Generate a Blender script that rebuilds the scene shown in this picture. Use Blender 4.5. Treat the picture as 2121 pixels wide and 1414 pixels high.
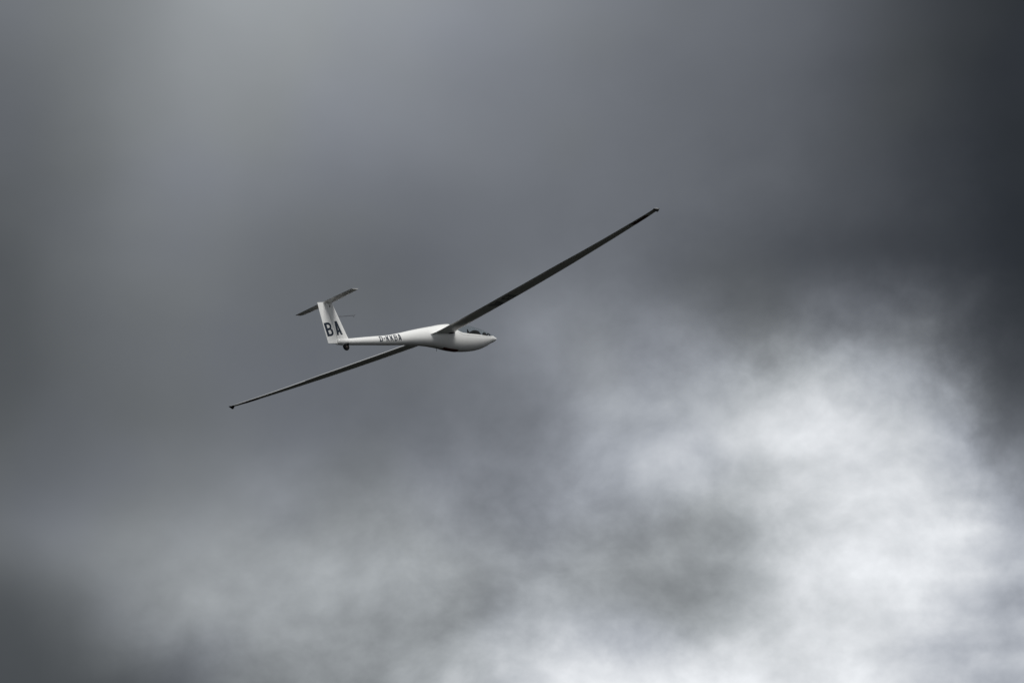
import bpy, bmesh, math
import numpy as np
from mathutils import Matrix, Vector
from mathutils.geometry import tessellate_polygon

# ------------------------------------------------------------------ reset
for o in list(bpy.data.objects):
    bpy.data.objects.remove(o, do_unlink=True)
scene = bpy.context.scene
COL = scene.collection

# ------------------------------------------------------------------ camera
PITCH = math.radians(12.0)
CAM = Vector((0.0, 0.0, 1.7))
FOC = 12320.59 / 2121.0            # focal length in picture widths
cd = bpy.data.cameras.new('camera')
cam = bpy.data.objects.new('camera', cd)
COL.objects.link(cam)
cam.location = CAM
cam.rotation_euler = (math.pi / 2 + PITCH, 0, 0)
cd.sensor_fit = 'HORIZONTAL'
cd.sensor_width = 36.0
cd.lens = 36.0 * FOC
cd.clip_start = 0.5
cd.clip_end = 60000.0
scene.camera = cam
scene.render.resolution_x = 1024
scene.render.resolution_y = 682

# ------------------------------------------------------------------ exposure
EXPOSURE = 0.95
vs = scene.view_settings
vs.view_transform = 'Standard'
vs.look = 'None'
vs.gamma = 1.0
vs.exposure = EXPOSURE
vs.use_curve_mapping = False

# ------------------------------------------------------------------ sun
SUN_AZ = math.radians(150.0)       # clockwise from +Y (the way the camera looks)
SUN_EL = math.radians(64.0)
sun_dir = Vector((math.sin(SUN_AZ) * math.cos(SUN_EL), math.cos(SUN_AZ) * math.cos(SUN_EL), math.sin(SUN_EL)))
sd = bpy.data.lights.new('sun', 'SUN')
sd.energy = 1.5
sd.angle = math.radians(32.0)
sd.color = (1.0, 0.985, 0.955)
sun = bpy.data.objects.new('sun', sd)
COL.objects.link(sun)
sun.rotation_euler = sun_dir.to_track_quat('Z', 'Y').to_euler()
sun.location = (0, 0, 300)

# ------------------------------------------------------------------ sky: a closed, uneven cloud layer over a clear sky
world = bpy.data.worlds.new('World')
scene.world = world
world.use_nodes = True
nt = world.node_tree
nt.nodes.clear()


def node(t, kind, **kw):
    n = t.nodes.new(kind)
    for k, v in kw.items():
        setattr(n, k, v)
    return n


def plug(t, sock, v):
    if hasattr(v, 'is_output') or hasattr(v, 'links'):
        t.links.new(v, sock)
    else:
        sock.default_value = v


def mth(t, op, a, b=None, c=None, clamp=False):
    n = node(t, 'ShaderNodeMath', operation=op)
    n.use_clamp = clamp
    for i, v in enumerate((a, b, c)):
        if v is not None:
            plug(t, n.inputs[i], v)
    return n.outputs[0]


def smooth(t, v, a, b):
    n = node(t, 'ShaderNodeMapRange', interpolation_type='SMOOTHSTEP')
    plug(t, n.inputs[0], v)
    n.inputs[1].default_value = a
    n.inputs[2].default_value = b
    return n.outputs[0]


def noise(t, vec, scale, detail, rough=0.5, dist=0.0):
    n = node(t, 'ShaderNodeTexNoise', noise_dimensions='3D')
    t.links.new(vec, n.inputs['Vector'])
    n.inputs['Scale'].default_value = scale
    n.inputs['Detail'].default_value = detail
    n.inputs['Roughness'].default_value = rough
    n.inputs['Distortion'].default_value = dist
    return n


tc = node(nt, 'ShaderNodeTexCoord')
gen = tc.outputs['Generated']
# drag the cloud field about a little so that its banks get ragged borders
w1 = noise(nt, gen, 26.0, 2.0)
w2 = noise(nt, gen, 75.0, 5.0, 0.6)


def vmath(op, a, b=None, s=None):
    n = node(nt, 'ShaderNodeVectorMath', operation=op)
    plug(nt, n.inputs[0], a)
    if b is not None:
        plug(nt, n.inputs[1], b)
    if s is not None:
        n.inputs['Scale'].default_value = s
    return n.outputs[0]


wa = vmath('SCALE', vmath('SUBTRACT', w1.outputs['Color'], (0.5, 0.5, 0.5)), s=0.011)
wb = vmath('SCALE', vmath('SUBTRACT', w2.outputs['Color'], (0.5, 0.5, 0.5)), s=0.0105)
sep0 = node(nt, 'ShaderNodeSeparateXYZ')
nt.links.new(gen, sep0.inputs[0])
az0 = mth(nt, 'ARCTAN2', sep0.outputs[0], sep0.outputs[1])
el0 = mth(nt, 'ARCSINE', sep0.outputs[2])
# the sky is broken up more towards the horizon and the north east, smoother higher up
ragged = smooth(nt, mth(nt, 'ADD', mth(nt, 'MULTIPLY', mth(nt, 'SUBTRACT', PITCH, el0), 1.15), mth(nt, 'MULTIPLY', az0, 0.75)), -0.03, 0.055)
wsum = node(nt, 'ShaderNodeVectorMath', operation='MULTIPLY_ADD')
nt.links.new(wb, wsum.inputs[0])
cmb = node(nt, 'ShaderNodeCombineXYZ')
for i in range(3):
    nt.links.new(ragged, cmb.inputs[i])
nt.links.new(cmb.outputs[0], wsum.inputs[1])
nt.links.new(wa, wsum.inputs[2])
dirw = vmath('NORMALIZE', vmath('ADD', gen, wsum.outputs[0]))
sep = node(nt, 'ShaderNodeSeparateXYZ')
nt.links.new(dirw, sep.inputs[0])
el = mth(nt, 'ARCSINE', sep.outputs[2])
az = mth(nt, 'MULTIPLY', mth(nt, 'ARCTAN2', sep.outputs[0], sep.outputs[1]), mth(nt, 'COSINE', el))

# brightness of the cloud banks: rows step down in elevation, columns step right in azimuth (2/3 of a degree each)
STEP = 141.4 / 12320.59
EL_TOP = PITCH + 707.0 / 12320.59
BANKS = np.array([
    [116, 124, 138, 155, 158, 154, 149, 141, 133, 124, 116, 108, 96, 78, 58, 48],
    [108, 118, 135, 148, 148, 143, 138, 131, 124, 117, 109, 101, 90, 74, 56, 47],
    [102, 112, 130, 138, 136, 132, 127, 122, 118, 112, 105, 97, 87, 72, 54, 44],
    [95, 106, 124, 128, 124, 118, 114, 112, 112, 110, 104, 94, 84, 72, 54, 42],
    [86, 100, 114, 116, 110, 106, 104, 110, 117, 112, 100, 90, 79, 68, 54, 44],
    [82, 95, 106, 108, 105, 105, 107, 116, 136, 140, 130, 120, 122, 120, 88, 58],
    [86, 96, 102, 106, 108, 106, 108, 114, 124, 160, 182, 196, 206, 196, 148, 86],
    [98, 106, 116, 124, 130, 126, 126, 128, 134, 158, 182, 200, 217, 220, 194, 138],
    [106, 122, 138, 146, 152, 150, 152, 147, 148, 155, 149, 170, 216, 231, 220, 196],
    [82, 95, 124, 149, 154, 151, 151, 153, 162, 163, 156, 184, 222, 228, 206, 172],
    [74, 77, 86, 108, 130, 140, 156, 182, 210, 232, 230, 232, 226, 210, 196, 180]], float) / 255.0
BASE = 0.50
SIG = 0.55
nr, nc = BANKS.shape
tgt = np.vstack([BANKS[:1], BANKS, BANKS[-1:]])
rows = np.arange(-1, nr + 1)
Wm = np.exp(-0.5 * ((rows[:, None] - rows[None, :]) / SIG) ** 2) / (SIG * math.sqrt(2 * math.pi))
val = tgt.copy()
for _ in range(6):
    val = val + 0.8 * ((tgt - BASE) - Wm @ (val - BASE))
rowpos = mth(nt, 'DIVIDE', mth(nt, 'SUBTRACT', EL_TOP, el), STEP)
# columns run from -5 to 20 on the curves
c0_, c1_ = -6.0, 21.0
colpos = mth(nt, 'ADD', mth(nt, 'DIVIDE', az, STEP), 7.5)
colfac = mth(nt, 'DIVIDE', mth(nt, 'SUBTRACT', colpos, c0_), c1_ - c0_)
lum = BASE
for j, r in enumerate(rows):
    fc = node(nt, 'ShaderNodeFloatCurve')
    cv = fc.mapping.curves[0]
    pts = [(c0_, BASE), (-3.5, BASE + 0.35 * (val[j, 0] - BASE)), (-1.0, BASE + 0.92 * (val[j, 0] - BASE))]
    pts += [(float(k), val[j, k]) for k in range(nc)]
    pts += [(16.0, BASE + 0.9 * (val[j, -1] - BASE)), (18.5, BASE + 0.35 * (val[j, -1] - BASE)), (c1_, BASE)]
    for i, (x, y) in enumerate(pts):
        X = (x - c0_) / (c1_ - c0_)
        Y = (y - BASE) * 0.5 + 0.5
        if i < 2:
            cv.points[i].location = (X, Y)
        else:
            cv.points.new(X, Y)
    fc.mapping.use_clip = False
    fc.mapping.update()
    nt.links.new(colfac, fc.inputs['Value'])
    amp = mth(nt, 'MULTIPLY', mth(nt, 'SUBTRACT', fc.outputs[0], 0.5), 2.0 / (SIG * math.sqrt(2 * math.pi)))
    d = mth(nt, 'DIVIDE', mth(nt, 'SUBTRACT', rowpos, float(r)), SIG * math.sqrt(2.0))
    wgt = mth(nt, 'EXPONENT', mth(nt, 'MULTIPLY', mth(nt, 'MULTIPLY', d, d), -1.0))
    lum = mth(nt, 'MULTIPLY_ADD', wgt, amp, lum)

# wisps
sepn = node(nt, 'ShaderNodeMapping')
sepn.inputs['Scale'].default_value = (1.0, 1.0, 1.25)
nt.links.new(vmath('ADD', gen, wa), sepn.inputs[0])
f1 = noise(nt, sepn.outputs[0], 78.0, 7.0, 0.56, 0.0)
f2 = noise(nt, sepn.outputs[0], 14.0, 3.0, 0.5)
wisp = mth(nt, 'MULTIPLY', mth(nt, 'SUBTRACT', f1.outputs['Fac'], 0.5), mth(nt, 'MULTIPLY_ADD', mth(nt, 'MULTIPLY', ragged, smooth(nt, lum, 0.26, 0.60)), 0.36, 0.022))
soft = mth(nt, 'MULTIPLY', mth(nt, 'SUBTRACT', f2.outputs['Fac'], 0.5), 0.06)
# level streaks low in the sky to the right
st = node(nt, 'ShaderNodeCombineXYZ')
nt.links.new(mth(nt, 'MULTIPLY', az0, 14.0), st.inputs[0])
nt.links.new(mth(nt, 'MULTIPLY_ADD', el0, 150.0, mth(nt, 'MULTIPLY', az0, -5.0)), st.inputs[1])
f3 = noise(nt, st.outputs[0], 1.0, 2.0, 0.5)
smask = mth(nt, 'MULTIPLY', smooth(nt, az0, 0.035, 0.085), smooth(nt, mth(nt, 'SUBTRACT', PITCH, el0), 0.008, 0.05))
streak = mth(nt, 'MULTIPLY', mth(nt, 'SUBTRACT', f3.outputs['Fac'], 0.5), mth(nt, 'MULTIPLY', smask, 0.30))
lum = mth(nt, 'ADD', lum, mth(nt, 'ADD', wisp, mth(nt, 'ADD', soft, streak)))
lum = mth(nt, 'MINIMUM', mth(nt, 'MAXIMUM', lum, 0.12), 0.96)
rad = mth(nt, 'POWER', lum, 2.2)
f4 = noise(nt, gen, 20.0, 2.0)
tint = node(nt, 'ShaderNodeMix', data_type='RGBA')
nt.links.new(smooth(nt, f4.outputs['Fac'], 0.38, 0.62), tint.inputs[0])
tint.inputs[6].default_value = (0.945, 1.0, 1.04, 1)
tint.inputs[7].default_value = (0.93, 0.987, 1.10, 1)
# white cloud is neutral, grey cloud cooler
neut = node(nt, 'ShaderNodeMix', data_type='RGBA')
nt.links.new(smooth(nt, lum, 0.6, 0.95), neut.inputs[0])
nt.links.new(tint.outputs[2], neut.inputs[6])
neut.inputs[7].default_value = (0.975, 1.0, 1.035, 1)
colr = node(nt, 'ShaderNodeVectorMath', operation='SCALE')
nt.links.new(neut.outputs[2], colr.inputs[0])
nt.links.new(rad, colr.inputs['Scale'])
bgc = node(nt, 'ShaderNodeBackground')
nt.links.new(colr.outputs[0], bgc.inputs[0])
bgc.inputs[1].default_value = 1.0 / (2.0 ** EXPOSURE)
sky = node(nt, 'ShaderNodeTexSky', sky_type='NISHITA')
sky.sun_disc = False
sky.sun_elevation = SUN_EL
sky.sun_rotation = SUN_AZ
bgs = node(nt, 'ShaderNodeBackground')
nt.links.new(sky.outputs[0], bgs.inputs[0])
bgs.inputs[1].default_value = 0.05
mx = node(nt, 'ShaderNodeMixShader')
mx.inputs[0].default_value = 0.97
nt.links.new(bgs.outputs[0], mx.inputs[1])
nt.links.new(bgc.outputs[0], mx.inputs[2])
wo = node(nt, 'ShaderNodeOutputWorld')
nt.links.new(mx.outputs[0], wo.inputs[0])


# ------------------------------------------------------------------ materials
def pmat(name, col, rough=0.4, spec=0.5, var=0.0, scale=3.0, coat=0.0, metal=0.0):
    m = bpy.data.materials.new(name)
    m.use_nodes = True
    t = m.node_tree
    b = t.nodes['Principled BSDF']
    b.inputs['Roughness'].default_value = rough
    b.inputs['Specular IOR Level'].default_value = spec
    b.inputs['Coat Weight'].default_value = coat
    b.inputs['Coat Roughness'].default_value = 0.08
    b.inputs['Metallic'].default_value = metal
    tcn = node(t, 'ShaderNodeTexCoord')
    n = noise(t, tcn.outputs['Object'], scale, 5.0, 0.6)
    mixn = node(t, 'ShaderNodeMix', data_type='RGBA')
    t.links.new(n.outputs['Fac'], mixn.inputs[0])
    mixn.inputs[6].default_value = tuple(c * (1 - var) for c in col) + (1,)
    mixn.inputs[7].default_value = tuple(min(1, c * (1 + var)) for c in col) + (1,)
    t.links.new(mixn.outputs[2], b.inputs['Base Color'])
    return m


M_WHITE = pmat('white_gelcoat', (0.82, 0.82, 0.805), 0.13, 0.25, 0.02, 4.0)
M_NAVY = pmat('navy_vinyl', (0.012, 0.022, 0.04), 0.4, 0.4, 0.05, 9.0)
M_FADED = pmat('faded_navy_vinyl', (0.32, 0.33, 0.35), 0.45, 0.3, 0.15, 9.0)
M_RED = pmat('red_paint', (0.085, 0.011, 0.008), 0.4, 0.4, 0.05, 6.0)
M_RUBBER = pmat('black_rubber', (0.006, 0.006, 0.006), 0.8, 0.12, 0.1, 20.0)
M_RIM = pmat('brown_grey_rim', (0.05, 0.036, 0.032), 0.5, 0.4, 0.1, 20.0)
M_DARK = pmat('matte_black', (0.006, 0.006, 0.006), 0.9, 0.1, 0.1, 20.0)
M_LINER = pmat('dark_grey_liner', (0.010, 0.010, 0.011), 0.8, 0.3, 0.1, 12.0)
M_METAL = pmat('dull_metal_tube', (0.10, 0.105, 0.12), 0.45, 0.5, 0.05, 20.0)
M_CLOTH = pmat('dark_blue_cloth', (0.025, 0.03, 0.045), 0.9, 0.2, 0.2, 25.0)
M_SKIN = pmat('skin', (0.45, 0.27, 0.19), 0.55, 0.4, 0.05, 30.0)
M_CAP = pmat('dark_cap_cloth', (0.03, 0.03, 0.03), 0.9, 0.2, 0.1, 30.0)

M_GLASS = bpy.data.materials.new('tinted_canopy_glass')
M_GLASS.use_nodes = True
t = M_GLASS.node_tree
t.nodes.clear()
tr = node(t, 'ShaderNodeBsdfTransparent')
tr.inputs[0].default_value = (0.885, 0.92, 0.915, 1)
gl = node(t, 'ShaderNodeBsdfGlossy')
gl.inputs['Roughness'].default_value = 0.02
gl.inputs[0].default_value = (0.95, 0.97, 0.97, 1)
fr = node(t, 'ShaderNodeFresnel')
ge = node(t, 'ShaderNodeNewGeometry')
t.links.new(mth(t, 'MULTIPLY_ADD', ge.outputs['Backfacing'], 1 / 1.32 - 1.32, 1.32), fr.inputs[0])
ms = node(t, 'ShaderNodeMixShader')
t.links.new(fr.outputs[0], ms.inputs[0])
t.links.new(tr.outputs[0], ms.inputs[1])
t.links.new(gl.outputs[0], ms.inputs[2])
mo = node(t, 'ShaderNodeOutputMaterial')
t.links.new(ms.outputs[0], mo.inputs[0])

M_GROUND = bpy.data.materials.new('near_black_ground')  # unseen ground, kept near black so little light bounces onto the undersides
M_GROUND.use_nodes = True
t = M_GROUND.node_tree
b = t.nodes['Principled BSDF']
tcn = node(t, 'ShaderNodeTexCoord')
g1 = noise(t, tcn.outputs['Object'], 0.006, 6.0, 0.6)
g2 = noise(t, tcn.outputs['Object'], 0.4, 4.0, 0.6)
rp = node(t, 'ShaderNodeValToRGB')
rp.color_ramp.elements[0].position = 0.35
rp.color_ramp.elements[0].color = (0.0030, 0.0040, 0.0028, 1)
rp.color_ramp.elements[1].position = 0.68
rp.color_ramp.elements[1].color = (0.0070, 0.0070, 0.0055, 1)
t.links.new(mth(t, 'MULTIPLY_ADD', mth(t, 'SUBTRACT', g2.outputs['Fac'], 0.5), 0.3, g1.outputs['Fac']), rp.inputs[0])
t.links.new(rp.outputs[0], b.inputs['Base Color'])
b.inputs['Roughness'].default_value = 0.95
b.inputs['Specular IOR Level'].default_value = 0.1

# ------------------------------------------------------------------ ground, far below
bm = bmesh.new()
rings = [0, 40, 120, 300, 700, 1500, 3500, 8000, 16000, 30000]
seg = 64
prev = None
for r in rings:
    if r == 0:
        cur = [bm.verts.new((0, 0, 0))]
    else:
        cur = []
        for k in range(seg):
            a = 2 * math.pi * k / seg
            h = 0.0 if r < 200 else 0.012 * min(r, 1500) * (math.sin(3 * a + r * 0.002) * 0.5 + math.sin(7 * a - r * 0.001) * 0.3 - 0.6)
            cur.append(bm.verts.new((r * math.cos(a), r * math.sin(a), h)))
    if prev:
        for k in range(seg):
            if len(prev) == 1:
                bm.faces.new((prev[0], cur[k], cur[(k + 1) % seg]))
            else:
                bm.faces.new((prev[k], cur[k], cur[(k + 1) % seg], prev[(k + 1) % seg]))
    prev = cur
me = bpy.data.meshes.new('ground')
bm.to_mesh(me)
bm.free()
for p in me.polygons:
    p.use_smooth = True
me.materials.append(M_GROUND)
ground = bpy.data.objects.new('ground', me)
COL.objects.link(ground)
ground['kind'] = 'structure'
ground['label'] = 'unseen ground far below the glider, near black to keep its undersides dark'

# ------------------------------------------------------------------ glider: where it flies
# body axes: X to the nose, Y to the port wing, Z up; the nose tip is the zero point
ATT = Matrix(((0.6968674, -0.6848207, -0.2130644), (0.7170417, 0.6590191, 0.2270353), (-0.0150650, -0.3109896, 0.9502939)))
TILT = Matrix(((1, 0, 0), (0, math.cos(PITCH), -math.sin(PITCH)), (0, math.sin(PITCH), math.cos(PITCH))))
BASEPT = Vector((-2.0, 0.0, -0.34))
rot = (TILT @ ATT).to_4x4()
pos = CAM + TILT @ (Vector((-2.185, 169.993, 0.046)) + ATT @ (BASEPT - Vector((-2.5, 0, 0))))
PLACE = Matrix.Translation(pos) @ rot

glider = bpy.data.objects.new('glider', None)
COL.objects.link(glider)
glider.matrix_world = PLACE
glider.empty_display_size = 0.5
glider['label'] = 'white glider with long slender wings and T-tail banking beneath dark clouds'
glider['category'] = 'glider'


def mesh_obj(name, verts, faces, mat, parent, smooth_sh=True, sharp=None, label=None, weld=0.0):
    bm = bmesh.new()
    vs_ = [bm.verts.new(Vector(v) - BASEPT) for v in verts]
    for f in faces:
        try:
            bm.faces.new([vs_[i] for i in f])
        except ValueError:
            pass
    if weld:
        bmesh.ops.remove_doubles(bm, verts=bm.verts, dist=weld)
    bmesh.ops.recalc_face_normals(bm, faces=bm.faces)
    return bm_obj(name, bm, mat, parent, smooth_sh, sharp, label)


def bm_obj(name, bm, mat, parent, smooth_sh=True, sharp=None, label=None):
    if sharp is not None:
        for e in bm.edges:
            if len(e.link_faces) == 2 and e.calc_face_angle(0) > math.radians(sharp):
                e.smooth = False
    me = bpy.data.meshes.new(name)
    bm.to_mesh(me)
    bm.free()
    for p in me.polygons:
        p.use_smooth = smooth_sh
    me.materials.append(mat)
    o = bpy.data.objects.new(name, me)
    COL.objects.link(o)
    o.parent = parent
    if label:
        o['label'] = label
    return o


def loft(sections, closed=True, cap=True):
    """sections: equal-length lists of points -> verts, faces"""
    n = len(sections[0])
    V, F = [], []
    for s in sections:
        V += s
    for i in range(len(sections) - 1):
        for k in range(n if closed else n - 1):
            a, b_ = i * n + k, i * n + (k + 1) % n
            F.append((a, b_, b_ + n, a + n))
    if cap and closed:
        F.append(tuple(range(n)))
        F.append(tuple(range((len(sections) - 1) * n, len(sections) * n)))
    return V, F


def join(*vf):
    V, F = [], []
    for v, f in vf:
        o = len(V)
        V += v
        F += [tuple(i + o for i in q) for q in f]
    return V, F


def tube(p0, p1, r0, r1, n=10):
    p0, p1 = Vector(p0), Vector(p1)
    d = (p1 - p0).normalized()
    a = d.orthogonal().normalized()
    b_ = d.cross(a)
    return loft([[p + (a * math.cos(2 * math.pi * k / n) + b_ * math.sin(2 * math.pi * k / n)) * r for k in range(n)] for p, r in ((p0, r0), (p1, r1))])


def pchip(tab, xq):
    X = [p[0] for p in tab]
    Y = [p[1] for p in tab]
    if X[0] > X[-1]:
        X, Y = X[::-1], Y[::-1]
    n = len(X)
    if xq <= X[0]:
        return Y[0]
    if xq >= X[-1]:
        return Y[-1]
    h = [X[i + 1] - X[i] for i in range(n - 1)]
    d = [(Y[i + 1] - Y[i]) / h[i] for i in range(n - 1)]
    m = [d[0]] + [0.0] * (n - 2) + [d[-1]]
    for i in range(1, n - 1):
        if d[i - 1] * d[i] > 0:
            a, b_ = 2 * h[i] + h[i - 1], h[i] + 2 * h[i - 1]
            m[i] = (a + b_) / (a / d[i - 1] + b_ / d[i])
    i = 0
    while i < n - 2 and xq > X[i + 1]:
        i += 1
    t_ = (xq - X[i]) / h[i]
    return Y[i] * (1 + 2 * t_) * (1 - t_) ** 2 + h[i] * m[i] * t_ * (1 - t_) ** 2 + Y[i + 1] * t_ * t_ * (3 - 2 * t_) + h[i] * m[i + 1] * t_ * t_ * (t_ - 1)


# ------------------------------------------------------------------ fuselage
# station, half width, top, bottom
FUS = [(0.0, 0.012, 0.066, 0.042), (-0.02, 0.040, 0.082, 0.026), (-0.06, 0.072, 0.100, 0.004), (-0.15, 0.115, 0.132, -0.036), (-0.3, 0.17, 0.205, -0.088),
       (-0.5, 0.22, 0.292, -0.172), (-0.8, 0.27, 0.380, -0.262), (-1.1, 0.295, 0.443, -0.312), (-1.4, 0.305, 0.475, -0.336),
       (-1.7, 0.31, 0.482, -0.342), (-2.0, 0.305, 0.472, -0.320), (-2.3, 0.29, 0.445, -0.278), (-2.6, 0.265, 0.398, -0.233),
       (-3.0, 0.225, 0.340, -0.194), (-3.5, 0.18, 0.259, -0.174), (-4.0, 0.15, 0.169, -0.180), (-4.5, 0.132, 0.097, -0.191),
       (-5.0, 0.118, 0.060, -0.196), (-5.5, 0.107, 0.022, -0.203), (-6.0, 0.098, -0.020, -0.211), (-6.45, 0.085, -0.040, -0.208)]
T_B = [(s[0], s[1]) for s in FUS]
T_T = [(s[0], s[2]) for s in FUS]
T_L = [(s[0], s[3]) for s in FUS]


def fus(x, deg, off=0.0):
    """point on the hull; deg runs from 0 at the top over 90 at starboard to 180 at the belly"""
    th = math.radians(deg)
    b_, zt, zb = pchip(T_B, x), pchip(T_T, x), pchip(T_L, x)
    a = (zt - zb) / 2
    return Vector((x, -(b_ + off) * math.sin(th), (zt + zb) / 2 + (a + off) * math.cos(th)))


SILL = [(-0.175, 0), (-0.188, 25), (-0.22, 50), (-0.30, 73), (-0.45, 84), (-0.607, 87), (-0.93, 85.5), (-1.225, 85), (-1.53, 83),
        (-1.69, 79.5), (-1.777, 74), (-1.833, 68.5), (-1.90, 52), (-1.95, 32), (-1.975, 0)]
SEAM = [(-0.140, 0), (-0.155, 28), (-0.19, 56), (-0.30, 81), (-0.45, 91), (-0.825, 93.5), (-1.245, 92.5), (-1.62, 92), (-1.76, 84.5),
        (-1.842, 77), (-1.92, 60), (-1.98, 38), (-2.01, 0)]


def xs_between(a, b_, n):
    return [a + (b_ - a) * i / n for i in range(n + 1)]


def cosx(a, b_, n):
    return [a + (b_ - a) * (0.5 - 0.5 * math.cos(math.pi * i / n)) for i in range(n + 1)]


hull_x = [-0.14 * (i / 10.0) ** 2 for i in range(10)] + cosx(-0.14, -2.01, 70) + xs_between(-2.01, -6.45, 60)[1:]
NR = 72
secs = []
for x in hull_x:
    s = pchip(SEAM, x) if -2.01 < x < -0.14 else 0.0
    secs.append([fus(x, s + (360 - 2 * s) * k / NR) for k in range(NR + 1)])
V, F = loft(secs, closed=False, cap=False)
n0 = len(V)
# close the nose tip and the end of the boom
V.append(Vector((0.004, 0, 0.054)))
F += [(n0, k, k + 1) for k in range(NR)]
end = (len(secs) - 1) * (NR + 1)
V += [Vector((-6.475, v[1] * 0.75, (v[2] + 0.125) * 0.8 - 0.13)) for v in secs[-1]]
F += [(end + k, end + k + 1, n0 + 2 + k, n0 + 1 + k) for k in range(NR)]
F.append(tuple(n0 + 1 + k for k in range(NR)))
fuselage = mesh_obj('fuselage', V, F, M_WHITE, glider, sharp=50, weld=0.0004)

# cockpit liner, a dark tub just inside the hull
secs = []
for x in cosx(-0.10, -2.06, 40):
    s = pchip(SEAM, x) + 3.0 if -2.01 < x < -0.14 else 2.0
    secs.append([fus(x, s + (360 - 2 * s) * k / 48, -0.014) for k in range(49)])
V, F = loft(secs, closed=False, cap=False)
liner = mesh_obj('cockpit_liner', V, F, M_LINER, fuselage)

# canopy: white frame all round, tinted glass over it
secs = []
fx = cosx(-0.146, -2.004, 64)
GAP = 1.0
V, F = [], []
for side in (1, -1):
    secs = []
    for x in fx:
        lo = pchip(SILL, x) if -1.975 < x < -0.175 else 0.0
        hi = max(pchip(SEAM, x) - GAP, lo + 0.01)
        ring = [fus(x, side * (lo + (hi - lo) * k / 6)) for k in range(7)]
        ring += [fus(x, side * lo, -0.022)]
        secs.append(ring)
    v, f = loft(secs, closed=False, cap=False)
    V, F = join((V, F), (v, f))
canopy = mesh_obj('canopy', V, F, M_WHITE, glider, sharp=45, weld=0.0004, label='white canopy frame round the tinted glass')
secs = []
for x in cosx(-0.1755, -1.9745, 56):
    s = pchip(SILL, x)
    secs.append([fus(x, -s + 2 * s * k / 40, -0.004) for k in range(41)])
V, F = loft(secs, closed=False, cap=False)
mesh_obj('canopy_glass', V, F, M_GLASS, canopy, weld=0.0003, label='smoky tinted canopy glass')


# ------------------------------------------------------------------ wings
# span station, leading edge, trailing edge, height, incidence, thickness
WING = [(0.12, -1.86, -2.97, 0.122, 0.060, 0.150), (0.24, -1.90, -2.90, 0.128, 0.058, 0.146), (0.34, -1.965, -2.84, 0.137, 0.052, 0.142), (0.48, -2.01, -2.79, 0.150, 0.048, 0.140),
        (1.0, -2.00, -2.725, 0.195, 0.040, 0.140), (2.0, -1.955, -2.635, 0.280, 0.035, 0.140), (3.0, -1.912, -2.575, 0.365, 0.030, 0.138),
        (4.0, -1.885, -2.515, 0.450, 0.028, 0.136), (5.0, -1.878, -2.465, 0.535, 0.025, 0.134), (6.0, -1.900, -2.380, 0.620, 0.020, 0.132),
        (7.0, -1.930, -2.322, 0.705, 0.016, 0.130), (8.0, -1.985, -2.295, 0.790, 0.012, 0.128), (8.7, -2.030, -2.285, 0.850, 0.010, 0.125),
        (8.9, -2.060, -2.290, 0.866, 0.010, 0.115), (8.97, -2.085, -2.300, 0.872, 0.010, 0.09), (9.0, -2.115, -2.305, 0.875, 0.010, 0.05)]
WT = [[(s[0], s[i]) for s in WING] for i in range(1, 6)]


def foil(xc, tk, up, camber=0.028):
    yt = 5 * tk * (0.2969 * math.sqrt(max(xc, 0)) - 0.126 * xc - 0.3516 * xc ** 2 + 0.2843 * xc ** 3 - 0.1036 * xc ** 4)
    p = 0.45
    yc = camber / p ** 2 * (2 * p * xc - xc * xc) if xc < p else camber / (1 - p) ** 2 * (1 - 2 * p + 2 * p * xc - xc * xc)
    return yc + yt if up else yc - yt


HINGE = 0.80


def wpt(y, xc, up, side, flap=0.0, off=0.0):
    le, te, z0, inc, tk = (pchip(tb, y) for tb in WT)
    c = le - te
    z = foil(xc, tk, up) * c + (0.5 - xc) * c * inc
    if xc > HINGE:
        z -= (xc - HINGE) * c * math.tan(math.radians(flap))
    return Vector((le - c * xc, side * y, z0 + z + off))


def xcs(a, b_, n):
    return [a + (b_ - a) * i / n for i in range(n + 1)]


def wsec(y, side, a, b_, flap=0.0):
    """closed section between chord fractions a and b"""
    if a <= 0:
        xx = [b_ * (1 - math.cos(math.pi / 2 * i / 16)) for i in range(17)]
        return [wpt(y, x, True, side, flap) for x in xx[::-1]] + [wpt(y, x, False, side, flap) for x in xx[1:]]
    xx = xcs(a, b_, 5)
    return [wpt(y, x, True, side, flap) for x in xx[::-1]] + [wpt(y, x, False, side, flap) for x in xx]


def ys(a, b_, n):
    return [a + (b_ - a) * i / n for i in range(n + 1)]


# ---- letters (block capitals on a unit height)
def arc(cx, cy, rx, ry, a0, a1, n=8):
    return [(cx + rx * math.cos(math.radians(a0 + (a1 - a0) * i / n)), cy + ry * math.sin(math.radians(a0 + (a1 - a0) * i / n))) for i in range(n + 1)]


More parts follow.
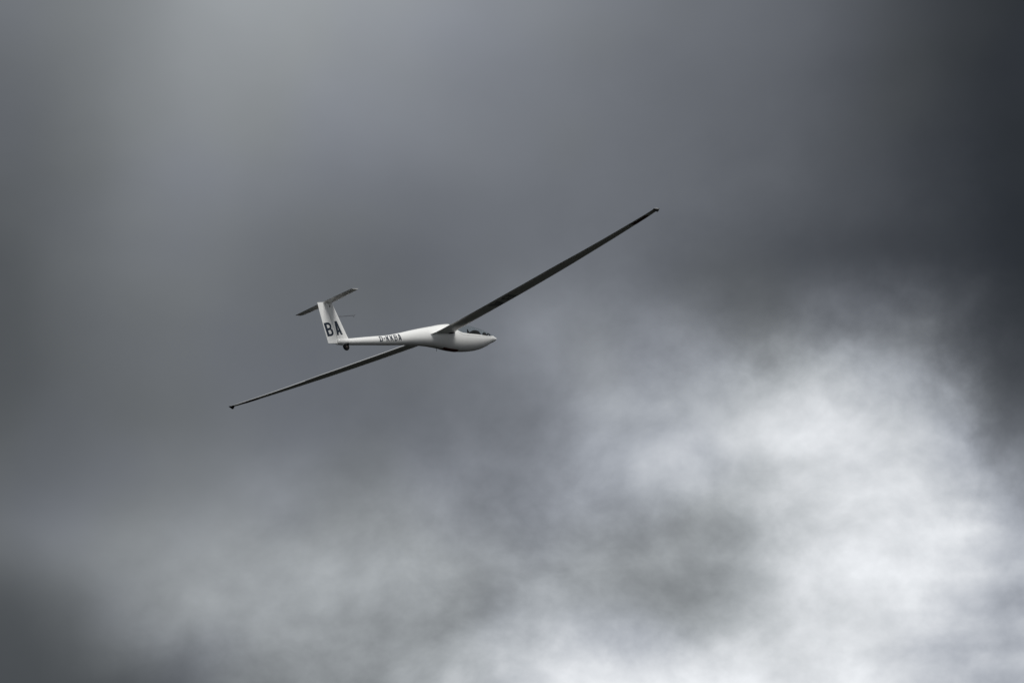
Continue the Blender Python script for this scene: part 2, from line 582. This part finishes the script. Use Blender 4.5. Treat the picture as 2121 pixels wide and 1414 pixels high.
def glyphs(S):
  k = S - 0.165
  return {
    'A': (0.64, [(0, 0), (S, 0), (S + 0.04, 0.2), (0.60 - S, 0.2), (0.64 - S, 0), (0.64, 0), (0.41 + k, 1), (0.23 - k, 1)], [[(0.235 + 1.2 * k, 0.345), (0.405 - 1.2 * k, 0.345), (0.32, 0.80 - k)]]),
    'B': (0.62, [(0, 0)] + arc(0.37, 0.25, 0.25, 0.25, -90, 0) + arc(0.42, 0.36, 0.20, 0.17, 0, 65, 5) + arc(0.42, 0.66, 0.18, 0.14, -60, 0, 5) + arc(0.36, 0.76, 0.24, 0.24, 0, 90) + [(0, 1)],
          [[(S, 0.15)] + arc(0.35, 0.27, 0.11, 0.12, -90, 0, 5) + arc(0.35, 0.33, 0.11, 0.11, 0, 90, 5) + [(S, 0.44)],
           [(S, 0.59)] + arc(0.33, 0.68, 0.11, 0.09, -90, 0, 5) + arc(0.33, 0.75, 0.11, 0.10, 0, 90, 5) + [(S, 0.85)]]),
    'D': (0.62, [(0, 0)] + arc(0.36, 0.28, 0.26, 0.28, -90, 0) + arc(0.36, 0.72, 0.26, 0.28, 0, 90) + [(0, 1)],
          [[(S, 0.15)] + arc(0.33, 0.29, 0.125, 0.14, -90, 0, 5) + arc(0.33, 0.71, 0.125, 0.14, 0, 90, 5) + [(S, 0.85)]]),
    'K': (0.64, [(0, 0), (S, 0), (S, 0.30), (0.25, 0.42), (0.45 - k, 0), (0.64, 0), (0.36 + k, 0.58), (0.62, 1), (0.43 - k, 1), (S, 0.56), (S, 1), (0, 1)], []),
    '-': (0.34, [(0, 0.41), (0.34, 0.41), (0.34, 0.59), (0, 0.59)], []),
}


GLY = glyphs(0.21)
BOLD = glyphs(0.185)


def letter_bm(ch, cuts=10, table=GLY):
    w, outer, holes = table[ch]
    loops = [outer] + holes
    flat = [p for l in loops for p in l]
    tris = tessellate_polygon([[Vector((p[0], p[1], 0)) for p in l] for l in loops])
    bm = bmesh.new()
    vv = [bm.verts.new((p[0], p[1], 0)) for p in flat]
    for tri in tris:
        try:
            bm.faces.new([vv[i] for i in tri])
        except ValueError:
            pass
    for ax in (0, 1):
        for i in range(1, cuts):
            co = [0, 0, 0]
            no = [0, 0, 0]
            co[ax] = i / cuts
            no[ax] = 1
            bmesh.ops.bisect_plane(bm, geom=bm.verts[:] + bm.edges[:] + bm.faces[:], plane_co=co, plane_no=no, dist=1e-5)
    return bm, w


def put_letter(ch, fn, parent, name='letter', mat=None, table=GLY):
    """fn maps glyph (u in 0..1 over its width, v in 0..1) to a body point"""
    bm, w = letter_bm(ch, table=table)
    for v in bm.verts:
        v.co = fn(v.co.x / w, v.co.y) - BASEPT
    return bm_obj(name, bm, mat or M_NAVY, parent, smooth_sh=True)


for side in (-1, 1):
    span = [0.12, 0.18, 0.24, 0.29, 0.34, 0.41] + ys(0.48, 8.7, 36) + [8.8, 8.9, 8.94, 8.97, 8.99, 9.0]
    AIL = 9.5 if side > 0 else 6.5
    parts = [loft([wsec(y, side, 0, HINGE) for y in span])]
    parts.append(loft([wsec(y, side, HINGE + 0.0005, 1.0, 6.5 * i / 4.0) for i, y in enumerate((0.12, 0.2, 0.27, 0.34, 0.40))]))
    parts.append(loft([wsec(y, side, HINGE + 0.0005, 1.0, AIL * (9.0 - y) / 0.38) for y in (8.62, 8.7, 8.8, 8.9, 8.97, 9.0)]))
    V, F = join(*parts)
    wing = mesh_obj('wing', V, F, M_WHITE, glider, sharp=40)
    wing['label'] = 'starboard wing, the near one pointing up to the right' if side < 0 else 'port wing, the far one pointing down to the left'
    V, F = loft([wsec(y, side, HINGE + 0.012, 1.0, 6.5) for y in ys(0.403, 5.559, 24)])
    mesh_obj('flap', V, F, M_WHITE, wing, sharp=40)
    V, F = loft([wsec(y, side, HINGE + 0.012, 1.0, AIL) for y in ys(5.562, 8.617, 16)])
    mesh_obj('aileron', V, F, M_WHITE, wing, sharp=40)
    # little skid under the tip
    prof = [(-2.08, 0.880), (-2.13, 0.81), (-2.17, 0.785), (-2.20, 0.795), (-2.312, 0.868), (-2.312, 0.876), (-2.20, 0.888), (-2.11, 0.887)]
    sk = [[Vector((x, side * (8.985 + dy), z)) for x, z in prof] for dy in (-0.022, -0.004, 0.012)]
    for a in (0, 2):
        sk[a] = [Vector((p.x * 0.94 - 2.19 * 0.06, p.y, p.z * 0.94 + 0.874 * 0.06)) for p in sk[a]]
    V, F = loft(sk)
    mesh_obj('tip_skid', V, F, M_RUBBER, wing, sharp=40)
    # red warning band under the outer wing
    rows_ = []
    for y in ys(7.95, 8.55, 8):
        rows_.append([wpt(y, xc, False, side, off=-0.003) for xc in xcs(0.05, 0.70, 8)])
    V, F = loft(rows_, closed=False, cap=False)
    mesh_obj('warning_band', V, F, M_RED, wing, label='red band under the wing tip')
    if side < 0:
        # contest letters under the starboard wing, tops to the nose
        for ch, ya, yb in (('B', 3.05, 2.69), ('A', 2.60, 2.22)):
            put_letter(ch, lambda u, v, ya=ya, yb=yb: wpt(ya + (yb - ya) * u, 0.74 - 0.62 * v, False, -1, off=-0.003), wing, mat=M_FADED)

# ------------------------------------------------------------------ fin, rudder
FINLE = [(-0.12, -5.93), (-0.018, -5.985), (0.2, -6.060), (1.0, -6.325), (1.05, -6.345)]
FINHI = [(-0.18, -6.425), (0.53, -6.515), (1.05, -6.605)]
FINTE = [(-0.18, -6.809), (0.43, -6.862), (1.05, -6.900)]


def fin_half(x, z):
    le, te = pchip(FINLE, z), pchip(FINTE, z)
    c = le - te
    xc = min(max((le - x) / c, 0), 1)
    return max(foil(xc, 0.098, True, 0.0) * c, 0.002)


def fsec(z, a, b_, n=14):
    xx = [a + (b_ - a) * ((1 - math.cos(math.pi / 2 * i / n)) if a == pchip(FINLE, z) else i / n) for i in range(n + 1)]
    return [Vector((x, -fin_half(x, z), z)) for x in xx[::-1]] + [Vector((x, fin_half(x, z), z)) for x in xx]


V, F = loft([fsec(z, pchip(FINLE, z), pchip(FINHI, z)) for z in ys(-0.06, 1.035, 24)])
fin = mesh_obj('fin', V, F, M_WHITE, glider, sharp=40)
zz = ys(-0.172, 1.038, 24)
V, F = loft([fsec(z, pchip(FINHI, z) - 0.018, pchip(FINTE, z), 8) for z in zz])
rudder = mesh_obj('rudder', V, F, M_WHITE, glider, sharp=40)


def quad(p00, p10, p01, p11):
    def fn(u, v):
        x = (1 - v) * ((1 - u) * p00[0] + u * p10[0]) + v * ((1 - u) * p01[0] + u * p11[0])
        z = (1 - v) * ((1 - u) * p00[1] + u * p10[1]) + v * ((1 - u) * p01[1] + u * p11[1])
        return Vector((x, -fin_half(x, z) - 0.003, z))
    return fn


put_letter('B', quad((-6.783, 0.026), (-6.538, 0.057), (-6.834, 0.424), (-6.582, 0.451)), rudder)
put_letter('A', quad((-6.436, 0.063), (-6.211, 0.084), (-6.490, 0.468), (-6.265, 0.488)), fin)
# round opening high on the fin
zc_, xc_ = 0.915, -6.475
bm = bmesh.new()
ring = []
for k in range(16):
    a = 2 * math.pi * k / 16
    x, z = xc_ + 0.024 * math.cos(a), zc_ + 0.026 * math.sin(a)
    ring.append(bm.verts.new(Vector((x, -fin_half(x, z) - 0.003, z)) - BASEPT))
bm.faces.new(ring)
bm_obj('port_hole', bm, M_DARK, fin, label='small round black opening near the fin top')

# ------------------------------------------------------------------ tailplane
HT = 1.050


def tsec(y, a, b_, n=10):
    q = abs(y) / 1.194
    le = -6.285 + (-6.366 + 6.285) * q
    te = -6.690 + (-6.667 + 6.690) * q
    if q > 0.97:
        le -= 0.03 * (q - 0.97) / 0.03
    tk = 0.10 - 0.055 * max(0.0, (q - 0.9) / 0.1)
    c = le - te
    xx = [a + (b_ - a) * ((1 - math.cos(math.pi / 2 * i / n)) if a == 0 else i / n) for i in range(n + 1)]
    return [Vector((le - c * x, y, HT + foil(x, tk, True, 0) * c)) for x in xx[::-1]] + [Vector((le - c * x, y, HT + foil(x, tk, False, 0) * c)) for x in (xx[1:] if a == 0 else xx)]


V, F = loft([tsec(y, 0, 0.72) for y in ys(-1.194, 1.194, 24)])
tail = mesh_obj('tailplane', V, F, M_WHITE, glider, sharp=40)
for side in (-1, 1):
    V, F = loft([tsec(side * y, 0.735, 1.0, 4) for y in ys(0.02, 1.19, 8)])
    mesh_obj('elevator', V, F, M_WHITE, tail, sharp=40)
# fairing where the tailplane sits on the fin
V, F = loft([[Vector((x, w * math.cos(2 * math.pi * k / 12), 1.03 + h * math.sin(2 * math.pi * k / 12))) for k in range(12)]
             for x, w, h in ((-6.315, 0.003, 0.003), (-6.34, 0.022, 0.022), (-6.42, 0.040, 0.036), (-6.52, 0.040, 0.034), (-6.60, 0.03, 0.02))])
mesh_obj('tailplane_fairing', V, F, M_WHITE, fin, sharp=60)

# ------------------------------------------------------------------ tail wheel
def lathe(profile, centre, n=28):
    """profile of (radius, y) spun about the Y axis"""
    return loft([[Vector((centre[0] + r * math.cos(2 * math.pi * k / n), centre[1] + y, centre[2] + r * math.sin(2 * math.pi * k / n))) for k in range(n)] for r, y in profile])


WC = (-6.139, 0.0, -0.262)
tyre_prof = [(0.055, -0.030)] + [(0.082 + 0.029 * math.cos(math.radians(a)), 0.034 * math.sin(math.radians(a))) for a in range(-90, 91, 15)] + [(0.055, 0.030)]
V, F = lathe(tyre_prof, WC)
wheel = mesh_obj('tail_wheel', V, F, M_RUBBER, glider, sharp=60)
V, F = lathe([(0.012, -0.034), (0.03, -0.031), (0.054, -0.024), (0.054, 0.024), (0.03, 0.031), (0.012, 0.034)], WC)
mesh_obj('rim', V, F, M_RIM, wheel, sharp=40)
# the dark well it half sits in, and the fairing behind it
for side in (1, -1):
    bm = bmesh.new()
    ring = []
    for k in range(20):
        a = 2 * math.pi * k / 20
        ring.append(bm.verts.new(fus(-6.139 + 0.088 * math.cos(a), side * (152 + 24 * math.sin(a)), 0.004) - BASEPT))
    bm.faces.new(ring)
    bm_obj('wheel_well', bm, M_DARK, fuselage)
V, F = loft([[Vector((x, w * math.cos(2 * math.pi * k / 14), z + h * math.sin(2 * math.pi * k / 14))) for k in range(14)]
             for x, w, z, h in ((-6.20, 0.035, -0.19, 0.03), (-6.26, 0.04, -0.19, 0.035), (-6.36, 0.035, -0.184, 0.032), (-6.50, 0.016, -0.186, 0.016))])
mesh_obj('wheel_fairing', V, F, M_WHITE, fuselage, sharp=60)

# ------------------------------------------------------------------ probe on the fin, belly aerial
probe_vf = [tube((-6.18, 0, 0.634), (-5.62, 0, 0.672), 0.010, 0.009), tube((-5.62, 0, 0.672), (-5.53, 0, 0.678), 0.009, 0.008),
            tube((-5.585, 0, 0.635), (-5.545, 0, 0.677), 0.008, 0.009), tube((-5.545, 0, 0.677), (-5.500, 0, 0.712), 0.009, 0.008)]
V, F = join(*probe_vf)
mesh_obj('air_data_probe', V, F, M_METAL, glider)
V, F = tube((-2.535, 0, -0.235), (-2.56, 0, -0.345), 0.008, 0.005)
mesh_obj('aerial', V, F, M_RUBBER, glider)

# ------------------------------------------------------------------ wheel doors and the painted shade under the wing root
for side in (1, -1):
    rows_ = []
    for x in ys(-2.34, -1.76, 14):
        rows_.append([fus(x, 180 - side * dgr, 0.004) for dgr in (0.6, 4, 7, 10, 14, 18, 21)])
    V, F = loft(rows_, closed=False, cap=False)
    mesh_obj('wheel_door', V, F, M_RED, glider, label='dark red main wheel door under the belly')
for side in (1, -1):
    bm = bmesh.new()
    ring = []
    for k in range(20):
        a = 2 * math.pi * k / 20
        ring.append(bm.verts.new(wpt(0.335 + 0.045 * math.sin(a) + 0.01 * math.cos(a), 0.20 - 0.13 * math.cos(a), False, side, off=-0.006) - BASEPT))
    bm.faces.new(ring)  # flat black patch standing in for shade below the root fillet
    bm_obj('root_shade', bm, M_DARK, fuselage, label='black oval painted as shade at the wing root')

# ------------------------------------------------------------------ registration along the boom, starboard side
word = 'D-KKBA'
gap = 0.20
tot = sum(GLY[c][0] for c in word) + gap * (len(word) - 1)
XA, XB = -4.865, -4.015
u0 = 0.0
for ch in word:
    w = GLY[ch][0]
    xa = XA + (XB - XA) * u0 / tot
    xb = XA + (XB - XA) * (u0 + w) / tot
    put_letter(ch, lambda u, v, xa=xa, xb=xb: fus(xa + (xb - xa) * u, 117.0 - 74.0 * v, 0.003), fuselage, table=BOLD)
    u0 += w + gap

# ------------------------------------------------------------------ inside the cockpit
def blob(name, rings_, mat, parent, n=14, label=None):
    """rings_: (x, half width, z centre, half height)"""
    V, F = loft([[Vector((x, w * math.cos(2 * math.pi * k / n), z + h * math.sin(2 * math.pi * k / n))) for k in range(n)] for x, w, z, h in rings_])
    return mesh_obj(name, V, F, mat, parent, sharp=60, label=label)


blob('instrument_panel', [(-0.655, 0.02, 0.17, 0.03), (-0.67, 0.07, 0.16, 0.11), (-0.72, 0.10, 0.16, 0.145), (-0.80, 0.11, 0.15, 0.172), (-0.90, 0.11, 0.135, 0.18), (-0.98, 0.105, 0.12, 0.165), (-1.06, 0.10, 0.10, 0.15), (-1.12, 0.09, 0.085, 0.135), (-1.14, 0.06, 0.08, 0.11)], M_DARK, glider, label='dark instrument panel under the glass')
V, F = join(tube((-1.00, 0, 0.15), (-1.10, 0, 0.25), 0.02, 0.02), tube((-1.095, 0, 0.20), (-1.108, 0, 0.345), 0.045, 0.012))
mesh_obj('stalk', V, F, M_DARK, glider, label='dark stalk rising behind the instrument panel')
blob('nose_instrument', [(-0.385, 0.02, 0.18, 0.03), (-0.40, 0.035, 0.18, 0.07), (-0.45, 0.04, 0.185, 0.08), (-0.50, 0.035, 0.175, 0.07), (-0.515, 0.02, 0.17, 0.04)], M_DARK, glider, label='rounded dark pod in the cockpit nose')
hoop = []
for i in range(9):
    a = math.radians(180 * i / 8)
    hoop.append(Vector((-0.285 + 0.055 * math.cos(a), 0, 0.165 + 0.06 * math.sin(a))))
V, F = join(*[tube(hoop[i], hoop[i + 1], 0.018, 0.018, 8) for i in range(8)])
mesh_obj('grab_hoop', V, F, M_DARK, glider, label='small dark hoop at the front of the cockpit')
blob('glare_shield', [(-0.192, 0.01, 0.130, 0.008), (-0.205, 0.03, 0.130, 0.020), (-0.235, 0.045, 0.130, 0.034), (-0.265, 0.03, 0.125, 0.025), (-0.275, 0.01, 0.12, 0.01)], M_DARK, glider, label='dark glare shield at the front edge of the canopy')
blob('seat', [(-0.95, 0.12, -0.20, 0.02), (-1.2, 0.2, -0.22, 0.03), (-1.45, 0.22, -0.19, 0.05), (-1.7, 0.22, -0.02, 0.06), (-1.88, 0.2, 0.12, 0.06)], M_LINER, glider)
blob('headrest', [(-1.80, 0.05, 0.27, 0.03), (-1.83, 0.09, 0.28, 0.06), (-1.88, 0.09, 0.28, 0.06), (-1.90, 0.04, 0.27, 0.03)], M_LINER, glider)

# ------------------------------------------------------------------ pilot, reclining
jn = {'pel': (-1.28, 0, -0.13, 0.13), 'spi': (-1.45, 0, -0.02, 0.13), 'che': (-1.60, 0, 0.10, 0.145), 'nec': (-1.67, 0, 0.215, 0.055),
      'hea': (-1.665, 0, 0.29, 0.082), 'crn': (-1.66, 0, 0.345, 0.078),
      'shL': (-1.60, 0.15, 0.12, 0.065), 'elL': (-1.40, 0.21, -0.05, 0.045), 'wrL': (-1.20, 0.12, 0.0, 0.032), 'haL': (-1.12, 0.08, 0.02, 0.035),
      'shR': (-1.60, -0.15, 0.12, 0.065), 'elR': (-1.40, -0.21, -0.05, 0.045), 'wrR': (-1.20, -0.10, -0.02, 0.032), 'haR': (-1.12, -0.05, 0.0, 0.035),
      'hpL': (-1.22, 0.09, -0.12, 0.085), 'knL': (-0.82, 0.10, -0.06, 0.055), 'anL': (-0.50, 0.07, -0.08, 0.035), 'toL': (-0.40, 0.07, -0.01, 0.03),
      'hpR': (-1.22, -0.09, -0.12, 0.085), 'knR': (-0.82, -0.10, -0.06, 0.055), 'anR': (-0.50, -0.07, -0.08, 0.035), 'toR': (-0.40, -0.07, -0.01, 0.03)}
ed = [('pel', 'spi'), ('spi', 'che'), ('che', 'nec'), ('nec', 'hea'), ('hea', 'crn')]
for s_ in 'LR':
    ed += [('che', 'sh' + s_), ('sh' + s_, 'el' + s_), ('el' + s_, 'wr' + s_), ('wr' + s_, 'ha' + s_), ('pel', 'hp' + s_), ('hp' + s_, 'kn' + s_), ('kn' + s_, 'an' + s_), ('an' + s_, 'to' + s_)]
keys = list(jn)
me = bpy.data.meshes.new('person_frame')
me.from_pydata([Vector(jn[k][:3]) - BASEPT for k in keys], [(keys.index(a), keys.index(b_)) for a, b_ in ed], [])
tmp = bpy.data.objects.new('person_frame', me)
COL.objects.link(tmp)
md = tmp.modifiers.new('skin', 'SKIN')
if not me.skin_vertices:
    bpy.context.view_layer.objects.active = tmp
for i, k in enumerate(keys):
    sv = me.skin_vertices[0].data[i]
    sv.radius = (jn[k][3], jn[k][3])
    sv.use_root = (k == 'pel')
sb = tmp.modifiers.new('sub', 'SUBSURF')
sb.levels = sb.render_levels = 2
dg = bpy.context.evaluated_depsgraph_get()
pm = bpy.data.meshes.new_from_object(tmp.evaluated_get(dg))
bpy.data.objects.remove(tmp, do_unlink=True)
pm.name = 'person'
pm.materials.clear()
pm.materials.append(M_CLOTH)
pm.materials.append(M_SKIN)
for p in pm.polygons:
    c = p.center + BASEPT
    p.use_smooth = True
    p.material_index = 1 if (c.z > 0.215 and abs(c.y) < 0.1) or c.x > -1.19 and abs(c.y) < 0.14 and c.z > -0.05 and c.x < -1.05 else 0
person = bpy.data.objects.new('person', pm)
COL.objects.link(person)
person.matrix_world = PLACE
person['label'] = 'person in dark clothing reclining in the cockpit under the canopy glass'
person['category'] = 'person'
V, F = loft([[Vector((-1.655 + dx + r * math.cos(2 * math.pi * k / 18), r * math.sin(2 * math.pi * k / 18), z)) for k in range(18)]
             for r, z, dx in ((0.088, 0.345, 0), (0.088, 0.37, 0), (0.075, 0.40, 0), (0.045, 0.418, 0), (0.01, 0.424, 0))])
cap_o = mesh_obj('cap', V, F, M_CAP, person, sharp=60)

# ------------------------------------------------------------------ render settings
scene.render.engine = 'CYCLES'
scene.cycles.max_bounces = 8
scene.cycles.transparent_max_bounces = 12
